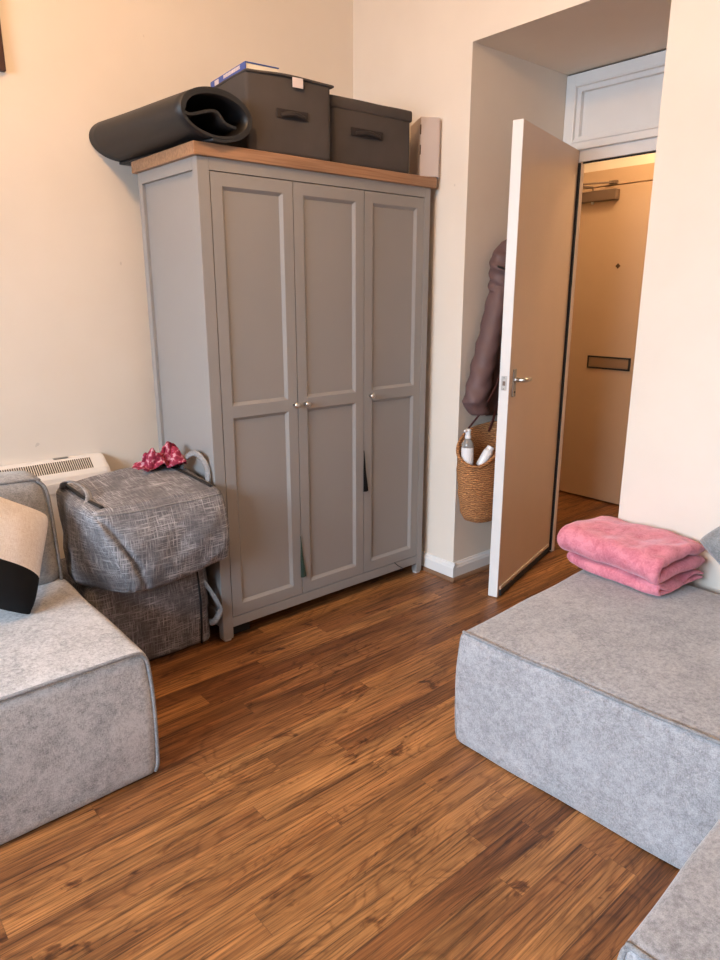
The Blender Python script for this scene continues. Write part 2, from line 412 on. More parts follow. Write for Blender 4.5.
# hall beyond the door
struct(finish('wall_hall_far', B((HX, HX+T, 0.2, 3.75, 0, HZ)), M['paint']), 'cream hallway wall around the front door', 'wall')
struct(finish('wall_hall_left', B((RX+0.10, HX, 3.6, 3.75, 0, HZ)), M['paint']))
struct(finish('wall_hall_right', B((RX+0.10, HX, 0.2, 0.35, 0, HZ)), M['paint']))
struct(finish('ceiling_hall', B((RX, HX+T, 0.2, 3.75, HZ, HZ+0.1)), M['ceiling']))
struct(finish('wall_hall_near', B((RX, RX+0.10, RY1+0.004, 3.75, 0, HZ), (RX, RX+0.10, 0.2, RY0-0.004, 0, HZ), (3.058, RX+0.10, RY0, RY1, 1.99, HZ)), M['paint']))

# door frame with the boarded transom
D0, D1, DZ = 1.254, 1.968, 1.977    # clear opening of the frame
fr = finish('trim_1', B((RX-0.004, 3.029, D1, RY1-0.002, 0, DZ), (RX-0.004, 3.029, RY0+0.002, D0, 0, DZ),
            (3.030, 3.054, RY0+0.002, D0+0.02, 0, DZ-0.05),
            (RX+0.012, 3.054, RY0+0.002, RY1-0.002, DZ-0.050, DZ, 0.002)), M['gloss_white'])
struct(fr, 'white painted frame around the open inner door', 'door frame')
finish('door_stop', B((3.030, 3.054, 1.950, RY1-0.002, 0, DZ-0.05, 0.002)), M['door_face'], fr)   # seen past the leaf
finish('brush_seal', B((3.020, 3.0295, 1.953, 1.9665, 0.01, DZ-0.055), (RX+0.02, RX+0.03, D0, D1-0.002, DZ-0.057, DZ-0.0505)), M['black'], fr)
tr = bmesh.new()
y0, y1, z0, z1 = RY0+0.002, RY1-0.002, DZ, RZ-0.006
def frame_rect(bm, y0, y1, z0, z1, w, xa, xb, bev=0.002):
    box(bm, xa, xb, y0, y0+w, z0, z1, bev); box(bm, xa, xb, y1-w, y1, z0, z1, bev)
    box(bm, xa, xb, y0+w, y1-w, z1-w, z1, bev); box(bm, xa, xb, y0+w, y1-w, z0, z0+w, bev)
frame_rect(tr, y0, y1, z0, z1, 0.046, RX-0.012, RX+0.08)
frame_rect(tr, y0+0.046, y1-0.046, z0+0.030, z1-0.046, 0.010, RX-0.020, RX+0.06, 0.004)
frame_rect(tr, y0+0.052, y1-0.052, z0+0.034, z1-0.052, 0.024, RX-0.002, RX+0.05)
box(tr, RX+0.022, RX+0.04, y0+0.06, y1-0.06, z0+0.04, z1-0.06)
o = struct(finish('trim_2', tr, M['gloss_white']), 'white panelled transom board above the inner door', 'transom')
finish('shadow_gap', B((RX-0.001, RX+0.08, y0, y1, RZ-0.0065, RZ-0.0005)), M['dark'], o)

# inner door, standing open about 75 degrees
leafm = B((0.002, 0.720, -0.044, 0.0, 0.004, 1.977, 0.0015), seg=1)
for f in leafm.faces:
    n = f.normal; f.material_index = 0
leafm.normal_update()
for f in leafm.faces: f.material_index = 1 if abs(f.normal.y) > 0.9 else 0
LEAF_RZ = math.atan2(-0.273, -0.962)
leaf = finish('door_1', leafm, [M['gloss_white'], M['door_face']], loc=(3.030, 1.966, 0), rz=LEAF_RZ)
struct(leaf, 'flush inner door standing open with tan face and white edge', 'door')
finish('draught_strip', B((0.03, 0.700, 0.0, 0.010, 0.006, 0.034, 0.002)), M['black'], leaf)
finish('bottom_bar', B((0.03, 0.700, 0.0, 0.007, 0.036, 0.052, 0.002)), M['door_face'], leaf)
hp = finish('handle_plate', B((0.652, 0.684, 0.0, 0.006, 0.912, 1.030, 0.003)), M['steel'], leaf)
bm = bmesh.new()
tube(bm, [(0.668, 0.004, 0.985), (0.668, 0.040, 0.985), (0.664, 0.046, 0.985), (0.650, 0.049, 0.985), (0.604, 0.047, 0.984)], 0.0095, 10)
finish('lever', bm, M['chrome'], hp, smooth=True)
bm = bmesh.new(); lathe(bm, [(0.011, 0.0), (0.011, 0.010), (0.009, 0.012)], 16, (0.668, 0.004, 0.985), 'y'); finish('rose', bm, M['chrome'], hp, smooth=False)
bm = bmesh.new(); box(bm, 0.660, 0.676, 0.006, 0.0075, 0.930, 0.936); finish('keyhole', bm, M['black'], hp)
hp2 = finish('handle_plate', B((0.655, 0.682, -0.050, -0.044, 0.905, 1.020, 0.003)), M['steel'], leaf)
lp = finish('latch_plate', B((0.7195, 0.7215, -0.034, -0.010, 0.944, 1.004, 0.001)), M['chrome'], leaf)
finish('latch_bolt', B((0.721, 0.7225, -0.028, -0.016, 0.964, 0.982)), M['brown_metal'], lp)
bm = bmesh.new()
for zz in (0.951, 0.997): lathe(bm, [(0.0035, 0), (0.0035, 0.0012), (0.002, 0.002)], 10, (0.7213, -0.022, zz), 'x')
finish('screw', bm, M['steel'], lp)

# front door at the end of the hall
fd = finish('door_2', B((-0.040, 0, -0.78, 0, 0.012, 1.968, 0.002)), M['door_tan'], loc=(HX-0.01, 2.64, 0))
struct(fd, 'tan front door with letter plate, peephole and closer', 'door')
struct(finish('trim_3', B((HX-0.045, HX-0.001, 2.645, 2.715, 0, 2.066, 0.003), (HX-0.045, HX-0.001, 1.785, 1.855, 0, 2.066, 0.003), (HX-0.045, HX-0.001, 1.856, 2.644, 1.974, 2.066, 0.003)), M['door_tan']), 'painted frame of the front door', 'door frame')
bm = bmesh.new()
yA, yB, zA, zB = 2.160-2.64, 2.455-2.64, 0.874, 0.953
for b in ((-0.048, -0.040, yA, yB, zA, zA+0.009), (-0.048, -0.040, yA, yB, zB-0.009, zB), (-0.048, -0.040, yA, yA+0.012, zA+0.009, zB-0.009), (-0.048, -0.040, yB-0.008, yB, zA+0.009, zB-0.009)): box(bm, *b)
lt = finish('letter_plate', bm, M['black'], fd)
finish('letter_flap', B((-0.045, -0.040, yA+0.013, yB-0.009, zA+0.010, zB-0.010, 0.001)), M['flap'], lt)
bm = bmesh.new(); lathe(bm, [(0.016, 0), (0.016, -0.003), (0.010, -0.005)], 4, (-0.040, 2.305-2.64, 1.503), 'x'); finish('peephole', bm, M['bronze'], fd)
cl = finish('door_closer', B((-0.085, -0.040, 2.335-2.64, 2.590-2.64, 1.884, 1.946, 0.006)), M['brown_metal'], fd)
bm = bmesh.new()
tube(bm, [(-0.075, 2.50-2.64, 1.947), (-0.075, 2.50-2.64, 1.966), (-0.20, 2.57-2.64, 1.974)], 0.006, 8)
tube(bm, [(-0.20, 2.57-2.64, 1.976), (-0.12, 2.46-2.64, 1.982), (-0.055, 2.385-2.64, 1.986)], 0.005, 8)
box(bm, -0.062, -0.038, 2.355-2.64, 2.405-2.64, 1.979, 1.996, 0.002)
finish('closer_arm', bm, M['brown_metal'], cl, smooth=False)
bm = bmesh.new(); lathe(bm, [(0.009, 0), (0.009, -0.010), (0.006, -0.014)], 12, (-0.065, 2.50-2.64, 1.884), 'z'); finish('adjuster', bm, M['chrome'], cl)

# ------------------------------------------------------------------ wardrobe
def panelled(bm, x0, x1, z0, z1, openings, yf, yb, depth=0.010, bevw=0.012, sx=0.043):
    """front at y=yf (facing -y) with sunk panels; openings = [(za, zb)]"""
    def q(*p): bm.faces.new([bm.verts.new(v) for v in p])
    a, b = x0+sx, x1-sx
    def rect(xa, xb, za, zb, y=yf): q((xa, y, za), (xb, y, za), (xb, y, zb), (xa, y, zb))
    rect(x0, a, z0, z1); rect(b, x1, z0, z1)
    zs = [z0]+[v for o in openings for v in o]+[z1]
    for i in range(0, len(zs), 2): rect(a, b, zs[i], zs[i+1])
    for za, zb in openings:
        y2 = yf+depth; w = bevw
        O = [(a, yf, za), (b, yf, za), (b, yf, zb), (a, yf, zb)]
        I = [(a+w, y2, za+w), (b-w, y2, za+w), (b-w, y2, zb-w), (a+w, y2, zb-w)]
        for i in range(4): q(O[i], O[(i+1) % 4], I[(i+1) % 4], I[i])
        q(*I)
    q((x0, yf, z0), (x0, yf, z1), (x0, yb, z1), (x0, yb, z0)); q((x1, yf, z0), (x1, yb, z0), (x1, yb, z1), (x1, yf, z1))
    q((x0, yf, z1), (x1, yf, z1), (x1, yb, z1), (x0, yb, z1)); q((x0, yf, z0), (x0, yb, z0), (x1, yb, z0), (x1, yf, z0))
    q((x0, yb, z0), (x0, yb, z1), (x1, yb, z1), (x1, yb, z0))
    bmesh.ops.remove_doubles(bm, verts=bm.verts[:], dist=1e-5)
WX, WYF = 1.186, 2.208
WW, WD, WZT = 1.109, 0.468, 1.774
wd = thing('wardrobe', 'tall grey three-door wardrobe with oak top against the back wall', 'wardrobe', (WX, WYF, 0))
p = 0.034
for xa, xb in ((0, p+0.011), (WW-p, WW)):
    for ya, yb in ((0, p), (WD-p, WD)):
        finish('corner_post', B((xa, xb, ya, yb, 0.010, WZT, 0.002)), M['wardrobe'], wd)
        finish('foot_pad', B(((xa+xb)/2-0.014, (xa+xb)/2+0.014, ya+0.004, ya+0.030, 0.0, 0.010, 0.002)), M['foot_pad'], wd)
finish('top_rail', B((p+0.011, WW-p, 0.0, 0.02, WZT-0.040, WZT, 0.0005)), M['wardrobe'], wd)
finish('bottom_rail', B((p+0.011, WW-p, 0.0, 0.02, 0.056, 0.096, 0.001)), M['wardrobe'], wd)
for xs, s in ((0.0, 1), (WW, -1)):      # sunk side panels
    bm = bmesh.new()
    for b in ((0.0, 0.018, p, WD-p, WZT-0.040, WZT), (0.0, 0.018, p, WD-p, 0.06, 0.12), (0.013, 0.022, p-0.002, WD-p+0.002, 0.06, WZT)):
        xa, xb = sorted((xs+s*b[0], xs+s*b[1])); box(bm, xa, xb, b[2], b[3], b[4], b[5], 0.0008)
    finish('side_panel', bm, M['wardrobe'], wd)
finish('back_panel', B((0.02, WW-0.02, WD-0.012, WD-0.004, 0.06, WZT)), M['wardrobe'], wd)
finish('bottom_shelf', B((0.02, WW-0.02, 0.024, WD-0.012, 0.075, 0.096)), M['wardrobe'], wd)
finish('oak_top', B((-0.015, WW+0.027, -0.012, WD+0.018, WZT, WZT+0.042, 0.004)), M['oak'], wd)
ds = [(1.2335-WX, 1.5690-WX), (1.5730-WX, 1.9155-WX), (1.9195-WX, 2.2590-WX)]
kx = [1.553-WX, 1.606-WX, 1.950-WX]
for i, (xa, xb) in enumerate(ds):
    bm = bmesh.new(); panelled(bm, xa, xb, 0.100, 1.731, [(0.145, 0.890), (0.934, 1.688)], 0.001, 0.020)
    d = finish('door', bm, M['wardrobe'], wd)
    bm = bmesh.new()
    lathe(bm, [(0.006, 0.0), (0.005, -0.010), (0.009, -0.014), (0.0125, -0.019), (0.0115, -0.025), (0.006, -0.028)], 20, (kx[i], 0.001, 0.912), 'y')
    finish('knob', bm, M['chrome'], d, smooth=True)
# clothes caught in the doors, hanging out as narrow tapered tongues of cloth
def tongue(name, label, x, ztop, zbot, w, mat):
    bm = bmesh.new(); n = 14; fr_, bk = [], []
    for i in range(n+1):
        t = i/n; z = ztop+(zbot-ztop)*t; hw = w*0.5*t**1.2+0.0008; cx = x+w*0.32*t
        y = WYF-0.0035-0.003*t-0.001*math.sin(t*9)
        fr_.append([bm.verts.new((cx-hw, y, z)), bm.verts.new((cx, y-0.0015, z-0.002*t)), bm.verts.new((cx+hw, y, z))])
        bk.append([bm.verts.new((cx-hw, y+0.002, z)), bm.verts.new((cx, y+0.002, z)), bm.verts.new((cx+hw, y+0.002, z))])
    for i in range(n):
        for k in range(2):
            bm.faces.new((fr_[i][k], fr_[i][k+1], fr_[i+1][k+1], fr_[i+1][k])); bm.faces.new((bk[i][k], bk[i+1][k], bk[i+1][k+1], bk[i][k+1]))
        bm.faces.new((fr_[i][0], fr_[i+1][0], bk[i+1][0], bk[i][0])); bm.faces.new((fr_[i][2], bk[i][2], bk[i+1][2], fr_[i+1][2]))
    bm.faces.new(fr_[-1]+bk[-1][::-1])
    tag(finish(name, bm, mat), label, 'clothing')
tongue('dress_hem', 'dark green cloth hem sticking out between the first two wardrobe doors', 1.566, 0.36, 0.178, 0.026, M['green_cloth'])
tongue('sleeve_end', 'black cloth corner caught between the middle and right wardrobe doors', 1.915, 0.675, 0.490, 0.026, M['velvet'])
bm = bmesh.new()
tube(bm, smooth_path([(2.10, 2.196, 0.105), (2.125, 2.192, 0.082), (2.155, 2.200, 0.062), (2.18, 2.24, 0.030), (2.19, 2.32, 0.004), (2.15, 2.50, 0.004)]), 0.0022, 6)
tag(finish('power_cable', bm, M['black'], smooth=True), 'thin black cable trailing from under the wardrobe right side', 'cable')
tag(finish('shoe_box', B((1.235, 1.33, 2.245, 2.50, 0.0, 0.045, 0.004)), M['dark']), 'low black box under the wardrobe near its left leg', 'box')

# ------------------------------------------------------------------ things on the wardrobe
TZ = WZT+0.042
# rolled mat: a spiral with oval section, tail curling through the middle
def rolled_mat():
    th = 0.0085; path = []
    turns = 1.75; n = 130; A0, B0 = 0.137, 0.078
    for i in range(n+1):
        a = 2*PI*turns*i/n; k = th*1.12*(a/(2*PI))
        A_, B_ = A0-k, B0-k
        path.append(Vector((A_*math.cos(a-PI*0.55), B_*math.sin(a-PI*0.55))))
    last = path[-1]; t = (path[-1]-path[-2]).normalized()
    tail = [last, last+t*0.03, Vector((-0.055, 0.038)), Vector((-0.02, 0.022)), Vector((0.02, -0.018)), Vector((0.062, -0.030))]
    # stay on the inner wall to the upper left, then cross down to the right
    a_end = 2*PI*turns-PI*0.55; A_, B_ = A0-th*1.12*turns, B0-th*1.12*turns
    a = a_end; target = 0
    while True:
        a += 0.12; p = Vector((A_*math.cos(a), B_*math.sin(a)))
        path.append(p)
        if p.x < -A_*0.50 and p.y > 0: break
    t = (path[-1]-path[-2]).normalized(); s = path[-1]
    cross = smooth_path([(s.x, s.y, 0), (s.x-0.004, s.y-0.012, 0), (s.x+0.022, s.y-0.018, 0), (-0.01, 0.008, 0), (0.03, -0.022, 0), (0.072, -0.030, 0)], 8)[1:]
    path += [Vector((c.x, c.y)) for c in cross]
    L = 0.625; m = 14
    bm = bmesh.new(); rows = []
    for j in range(m+1):
        v = j/m; row = []
        droop = 0.0
        for i, p in enumerate(path):
            tt = (path[min(i+1, len(path)-1)]-path[max(i-1, 0)]).normalized(); nn = Vector((-tt.y, tt.x))
            e = 1+0.03*math.sin(v*5+1)
            pts = []
            for s in (0.5, -0.5):
                c = p+nn*th*s
                x, z = c.x*e, c.y
                pts.append((x, v*L, z))
            row.append(pts)
        rows.append(row)
    V = [[[bm.verts.new(q) for q in r] for r in row] for row in rows]
    for j in range(m):
        for i in range(len(path)-1):
            for s in (0, 1):
                bm.faces.new((V[j][i][s], V[j][i+1][s], V[j+1][i+1][s], V[j+1][i][s]))
        for i in (0, len(path)-1): bm.faces.new((V[j][i][0], V[j][i][1], V[j+1][i][1], V[j+1][i][0]))
    for j in (0, m):
        for i in range(len(path)-1): bm.faces.new((V[j][i][0], V[j][i][1], V[j][i+1][1], V[j][i+1][0]))
    return bm
mat_o = finish('rolled_mat', rolled_mat(), M['foam'], smooth=False, loc=(1.252, 2.172, TZ+0.083))
mat_o.rotation_euler = (0, math.radians(0), math.radians(6.0))
for pl in mat_o.data.polygons: pl.use_smooth = abs(pl.normal.y) < 0.5
tag(mat_o, 'thick black rolled exercise mat lying across the wardrobe left end', 'mat')

def fabric_box(name, label, loc, rz, w, d, h, lid_skirt, sag, tagged, ha=0.33, hb_=0.70):
    t = thing(name, label, 'storage box', loc, rz, 'charcoal fabric boxes on the wardrobe')
    def fn(p, q):
        p.z = p.z+0.0
        b = 0.006*(1-q.x**2)*(1-(q.z)**2) if abs(q.y) > 0.98 else 0
        p.y += math.copysign(b, q.y)+0.0025*nz(p, 12, 3.1)
        p.x += 0.0025*nz(p, 11, 8.3); return p
    bm = soft(w, d, h, 0.006, (16, 12, 12), fn)
    bmesh.ops.translate(bm, verts=bm.verts[:], vec=(w/2, d/2, 0))
    finish('box_body', bm, M['box_fabric'], t, smooth=True)
    def fl(p, q):
        k = 1+0.0*q.x
        p.z += sag*(q.x**2)*(-0.35)+0.002*nz(p, 9, 1.2)
        if sag and q.y < -0.5: p.z += 0.002*math.cos(q.x*4)*(-q.y)
        return p
    lh = lid_skirt
    bm = soft(w+0.016, d+0.014, lh, min(0.010, lh*0.45), (20, 12, 4), fl)
    bmesh.ops.translate(bm, verts=bm.verts[:], vec=(w/2+(0.006 if sag else 0), d/2, h-lh+0.006))
    finish('lid', bm, M['box_fabric'], t, smooth=True)
    # webbing handle: strip with a raised finger loop
    zc = h*0.52
    hb = B((w*ha, w*hb_, -0.0115, -0.007, zc-0.014, zc+0.016, 0.001))
    hd = finish('handle', hb, M['box_handle'], t)
    bm = bmesh.new(); hs = lambda f: w*(ha+(hb_-ha)*f)
    tube(bm, smooth_path([(hs(0.14), -0.012, zc-0.006), (hs(0.3), -0.017, zc-0.001), (hs(0.5), -0.022, zc+0.001), (hs(0.7), -0.017, zc-0.001), (hs(0.9), -0.012, zc-0.006)], 5), 0.005, 8, flat=(0.004, 0.008))
    finish('finger_loop', bm, M['box_handle'], hd, smooth=True)
    if tagged:
        finish('label_tag', B((w*0.515, w*0.640, -0.0145, -0.0125, h-0.034, h-0.002, 0.0006)), M['tag'], t)
    return t
fabric_box('storage_box', 'charcoal fabric box with white tag and book on its lid', (1.402, 2.234, TZ), math.radians(-6), 0.342, 0.33, 0.258, 0.010, 0.012, True)
fabric_box('storage_box', 'lower charcoal fabric box with deep lid, right of the tagged one', (1.766, 2.232, TZ), math.radians(-3.5), 0.400, 0.36, 0.234, 0.046, 0.0, False, 0.23, 0.62)

bk = thing('book', 'blue-spined book lying on the charcoal fabric box', 'book', (1.421, 2.262, TZ+0.2650), math.radians(-6))
BW, BD, BH = 0.132, 0.30, 0.025
finish('cover', B((0, BW, 0, BD, 0, 0.003, 0.0008), (0, BW, 0, BD, BH-0.003, BH, 0.0008), (0, 0.003, 0, BD, 0.003, BH-0.003)), M['blue'], bk)
finish('pages', B((0.004, BW-0.004, 0.004, BD-0.004, 0.0035, BH-0.0035)), M['page'], bk)
# pale title blocks and marks along the spine
bm = bmesh.new()
box(bm, -0.0012, 0.0, BD-0.075, BD-0.040, 0.004, BH-0.005)
finish('spine_label', bm, M['tag'], bk)
bm = bmesh.new(); yy = 0.180
for wd_ in (0.010, 0.006, 0.012, 0.008, 0.011, 0.007, 0.012, 0.009, 0.010, 0.006, 0.012):
    box(bm, -0.0010, 0.0, yy-wd_, yy, 0.010, 0.021); yy -= wd_+0.0035
finish('spine_title', bm, M['tag'], bk)

bx = thing('cardboard_box', 'pale grey upright cardboard box at the wardrobe right end', 'box', (2.254, 2.236, TZ), math.radians(-30))
finish('box_body', B((0, 0.083, 0, 0.17, 0.004, 0.236, 0.002)), M['card'], bx)
finish('back_flap', B((0.0835, 0.089, 0.006, 0.168, 0.0, 0.226, 0.001)), M['card'], bx)
bm = bmesh.new()
for za, zb in ((0.168, 0.206), (0.090, 0.128)): finish('slot', B((-0.0012, 0.003, -0.0008, 0.007, za, zb)), M['bronze'], bx)

# ------------------------------------------------------------------ picture (only its lower right corner is in view)
pf = thing('picture_frame', 'dark wooden picture frame high on the wall, top left corner of the photo', 'picture frame', (0.10, WA, 2.065))
fw, fh = 0.688, 0.80
bm = bmesh.new()
for b in ((0, 0.035, 0, fh), (fw-0.035, fw, 0, fh), (0.035, fw-0.035, 0, 0.035), (0.035, fw-0.035, fh-0.035, fh)):
    box(bm, b[0], b[1], -0.024, -0.002, b[2], b[3], 0.003)
finish('moulding', bm, M['frame_wood'], pf)
finish('picture', B((0.034, fw-0.034, -0.010, -0.004, 0.034, fh-0.034)), M['print'], pf)

# ------------------------------------------------------------------ heater
ht = thing('panel_heater', 'long cream electric heater with slotted top, low on the wall', 'heater', (0.0, WA, -0.008))
hx0, hx1 = -0.35, 0.985
prof = [(-0.004, 0.08), (-0.095, 0.08), (-0.104, 0.10), (-0.104, 0.640), (-0.100, 0.657), (-0.090, 0.672), (-0.028, 0.712), (-0.014, 0.716), (-0.004, 0.716)]
bm = bmesh.new()
ends = []
secs = [(hx0, 0.93), (hx0+0.012, 1.0), (hx1-0.050, 1.0), (hx1-0.018, 0.985), (hx1-0.004, 0.95), (hx1, 0.90)]
for x, k in secs: ends.append([bm.verts.new((x, a*k if a < -0.01 else a, 0.5+(b-0.5)*(1-(1-k)*0.35))) for a, b in prof])
for A_, D_ in zip(ends, ends[1:]):
    for i in range(len(prof)): j = (i+1) % len(prof); bm.faces.new((A_[i], A_[j], D_[j], D_[i]))
bm.faces.new(ends[0][::-1]); bm.faces.new(ends[-1])
finish('casing', bm, M['heater'], ht)
for fx_ in (-0.25, 0.85): finish('foot', B((fx_, fx_+0.05, -0.095, -0.01, 0.008, 0.082, 0.003)), M['heater'], ht)
bm = bmesh.new()
sl = Vector((0, -0.090+0.028, 0.672-0.712)).normalized(); nrm = Vector((0, -sl.z*-1, 0)); up = Vector((0, sl.z, -sl.y))
a0 = Vector((0, -0.030, 0.7115)); x = hx0+0.04
while x < hx1-0.062:
    for (u0, u1) in ((0.008, 0.066),):
        p1 = a0+sl*u0; p2 = a0+sl*u1
        w = 0.0036
        vs = []
        for off in (-0.0004, 0.0010):
            for px_, P_ in ((x, p1), (x+w, p1), (x+w-0.004, p2), (x-0.004, p2)):
                vs.append(bm.verts.new((px_, P_.y+up.y*off, P_.z+up.z*off)))
        bm.faces.new(vs[4:]); bm.faces.new(vs[:4][::-1])
        for i in range(4): bm.faces.new((vs[i], vs[(i+1) % 4], vs[4+(i+1) % 4], vs[4+i]))
    x += 0.0082
finish('grille', bm, M['dark'], ht)
finish('control_cover', B((0.790, 0.845, -0.026, -0.010, 0.7155, 0.7185, 0.0005)), M['steel'], ht)
finish('front_lip', B((hx0+0.01, hx1-0.02, -0.109, -0.104, 0.600, 0.640, 0.001)), M['heater'], ht)

# ------------------------------------------------------------------ sofas
def seat_block(w, d, h, mat, parent, seed, dome=0.012, r=0.018, name='seat'):
    def fn(p, q):
        if p.z > h*0.5:
            p.z += dome*(1-q.x**4)*(1-q.y**4)
        f = (p.z/h)
        bulge = 0.008*math.sin(min(1, max(0, f))*PI)
        if abs(q.x) > 0.9: p.x += math.copysign(bulge, q.x)
        if abs(q.y) > 0.9: p.y += math.copysign(bulge, q.y)
        p += Vector((nz(p, 5, seed), nz(p, 5, seed+4), nz(p, 4, seed+9)))*0.004
        return p
    bm = soft(w, d, h, r, (32, 32, 14), fn)
    bmesh.ops.translate(bm, verts=bm.verts[:], vec=(w/2, d/2, 0))
    return finish(name, bm, mat, parent, smooth=True)
# left sofa (origin = its front right floor corner side)
SL = thing('sofa_chair', 'pale grey armless sofa seat at the left with cushion on it', 'sofa', (-0.34, 1.655, 0.0))
W_ = 0.995
seat_block(W_, 0.68, 0.392, M['chenille'], SL, 2.0)
def wob(pts, s=0.003, seed=1): return [Vector(p)+Vector((nz(p, 6, seed), nz(p, 6, seed+3), nz(p, 6, seed+5)))*s for p in pts]
bm = bmesh.new()
rr = 0.028
pth = [(W_-0.006, 0.006, 0.012), (W_+0.003, 0.000, 0.05), (W_+0.005, -0.004, 0.2), (W_, 0.000, 0.34), (W_-0.010, 0.003, 0.378), (W_-0.030, 0.003, 0.392), (W_-0.1, 0.002, 0.396), (W_*0.6, 0.002, 0.397), (W_*0.3, 0.002, 0.396), (0.03, 0.004, 0.390), (0.004, 0.004, 0.35), (0, 0, 0.2), (0.006, 0.006, 0.012)]
tube(bm, wob(smooth_path(pth, 6)), 0.0055, 8)
finish('seat_piping', bm, M['piping'], SL, smooth=True)
finish('base', B((0.04, W_-0.04, 0.04, 0.96, 0.0, 0.03)), M['black'], SL)
def back_fn(h, lean):
    def fn(p, q):
        p.y += lean*p.z/h+0.018*(-1 if q.y < 0 else 1)*(1-q.x**4)*(1-q.z**4)*(1 if abs(q.y) > 0.9 else 0)
        if p.z > h*0.8: p.z += 0.012*(1-q.x**4)
        # rounded shoulder narrows slightly to the top
        p.x -= math.copysign(0.006*(p.z/h)**2, q.x)
        return p+Vector((nz(p, 6, 5), nz(p, 6, 6), nz(p, 6, 7)))*0.004
    return fn
bh = 0.377
bm = soft(W_-0.01, 0.155, bh, 0.052, (28, 10, 16), back_fn(bh, 0.06))
bmesh.ops.translate(bm, verts=bm.verts[:], vec=(W_/2, 0.715, 0.375))
SB = finish('backrest', bm, M['back_fabric'], SL, smooth=True)
bm = bmesh.new()
pz = 0.375; yb_ = 0.645
pth = [(W_-0.016, yb_+0.008, pz+0.02), (W_-0.015, yb_+0.016, pz+0.12), (W_-0.014, yb_+0.034, pz+0.24), (W_-0.018, yb_+0.046, pz+0.325), (W_-0.038, yb_+0.055, pz+0.358), (W_-0.08, yb_+0.058, pz+0.369), (W_*0.5, yb_+0.056, pz+0.378), (0.09, yb_+0.058, pz+0.377), (0.03, yb_+0.046, pz+0.33), (0.014, yb_+0.02, pz+0.15), (0.014, yb_+0.008, pz+0.02)]
tube(bm, smooth_path(pth, 8), 0.005, 8)
finish('backrest_piping', bm, M['piping'], SB, smooth=True)
seat_block(W_, 0.30, 0.372, M['back_fabric'], SL, 7.0, 0.0, name='back_base').location = (0, 0.685, 0)

# right sofa: runs along the door wall, turned a couple of degrees
RR = math.radians(2.6)
SR = thing('sofa_chaise', 'grey sofa block at the right with folded pink blanket on it', 'sofa', (1.414+0.035, 0.422, 0.0), RR)
LW, LD = 0.845, 0.778
seat_block(LW, LD, 0.375, M['chenille_r'], SR, 12.0, 0.014)
bm = bmesh.new()
pth = [(0.008, LD-0.008, 0.012), (0.002, LD-0.003, 0.06), (-0.001, LD+0.001, 0.2), (0.003, LD-0.003, 0.33), (0.008, LD-0.012, 0.368), (0.005, LD-0.04, 0.374), (0.003, LD*0.6, 0.376), (0.003, LD*0.3, 0.376), (0.003, 0.03, 0.376), (0.004, 0.004, 0.34), (0, 0, 0.2), (0.006, 0.006, 0.012)]
tube(bm, wob(smooth_path(pth, 6), 0.003, 8), 0.005, 8)
finish('seat_piping', bm, M['piping'], SR, smooth=True)
finish('base', B((0.04, LW-0.04, 0.04, LD-0.04, 0.0, 0.03)), M['black'], SR)
# third block nearest the camera
SN = thing('sofa_ottoman', 'grey sofa block corner nearest the camera, bottom right', 'sofa', (0.835+0.04, -0.535, 0.0), RR)
NW, ND = 0.93, 0.90
seat_block(NW, ND, 0.385, M['chenille_r'], SN, 21.0, 0.004)
bm = bmesh.new()
pth = [(0.006, ND-0.006, 0.012), (-0.004, ND, 0.2), (0.0, ND-0.002, 0.35), (0.008, ND-0.014, 0.376), (0.004, ND-0.05, 0.382), (0.004, ND*0.5, 0.384), (0.003, 0.03, 0.382), (0, 0, 0.3), (0.006, 0.006, 0.012)]
tube(bm, wob(smooth_path(pth, 6), 0.003, 8), 0.005, 8)
finish('seat_piping', bm, M['piping'], SN, smooth=True)
finish('base', B((0.04, NW-0.04, 0.04, ND-0.04, 0.0, 0.03)), M['black'], SN)

# ------------------------------------------------------------------ cushions
def cushion_parts(size, thick, split=None, n=28):
    """square cushion in local x (width), z (height), y (thickness); base at z=0. returns list of bmeshes"""
    groups = {}
    def P_(i, j, side):
        u = -1+2*i/n; v = -1+2*j/n
        # pull the sides in between pinched corners
        su = 1-0.07*(1-v*v); sv = 1-0.07*(1-u*u)
        cr = 1-0.075*abs(u)**5*abs(v)**5
        x = u*su*cr*size/2; z = v*sv*cr*size/2
        t = ((1-abs(u)**2.6)*(1-abs(v)**2.6))**0.45*thick/2
        p = Vector((x, side*t, z+size/2))
        p.y += 0.006*nz(p, 9, 4)*(1-u*u)*(1-v*v)
        return p
    out = []
    for part in ((-1, split), (split, 1)) if split is not None else ((-1, 1),):
        bm = bmesh.new(); cache = {}
        def V(i, j, s):
            k = (i, j, 0 if i in (0, n) or j in (0, n) else s)
            if k not in cache: cache[k] = bm.verts.new(P_(i, j, s))
            return cache[k]
        for s in (-1, 1):
            for i in range(n):
                for j in range(n):
                    vc = -1+2*(j+0.5)/n
                    if part[0] <= vc <= part[1]: bm.faces.new((V(i, j, s), V(i+1, j, s), V(i+1, j+1, s), V(i, j+1, s)))
        out.append(bm)
    return out
cu = thing('cushion', 'square cushion, cream linen above and black velvet below', 'cushion', (0.330, 2.050, 0.486))
cu.rotation_euler = (math.radians(-33), math.radians(33), math.radians(6))
lo, hi = cushion_parts(0.355, 0.17, split=-0.38)
finish('velvet_cover', lo, M['velvet'], cu, smooth=True); finish('linen_cover', hi, M['linen'], cu, smooth=True)
gc_rot = Matrix.Rotation(math.radians(-78), 4, 'Z') @ Matrix.Rotation(math.radians(-14), 4, 'X') @ Matrix.Rotation(math.radians(42), 4, 'Y')
gc_c = Vector((2.262, 0.702, 0.564)) - (gc_rot @ Vector((0, 0, 0.14)))
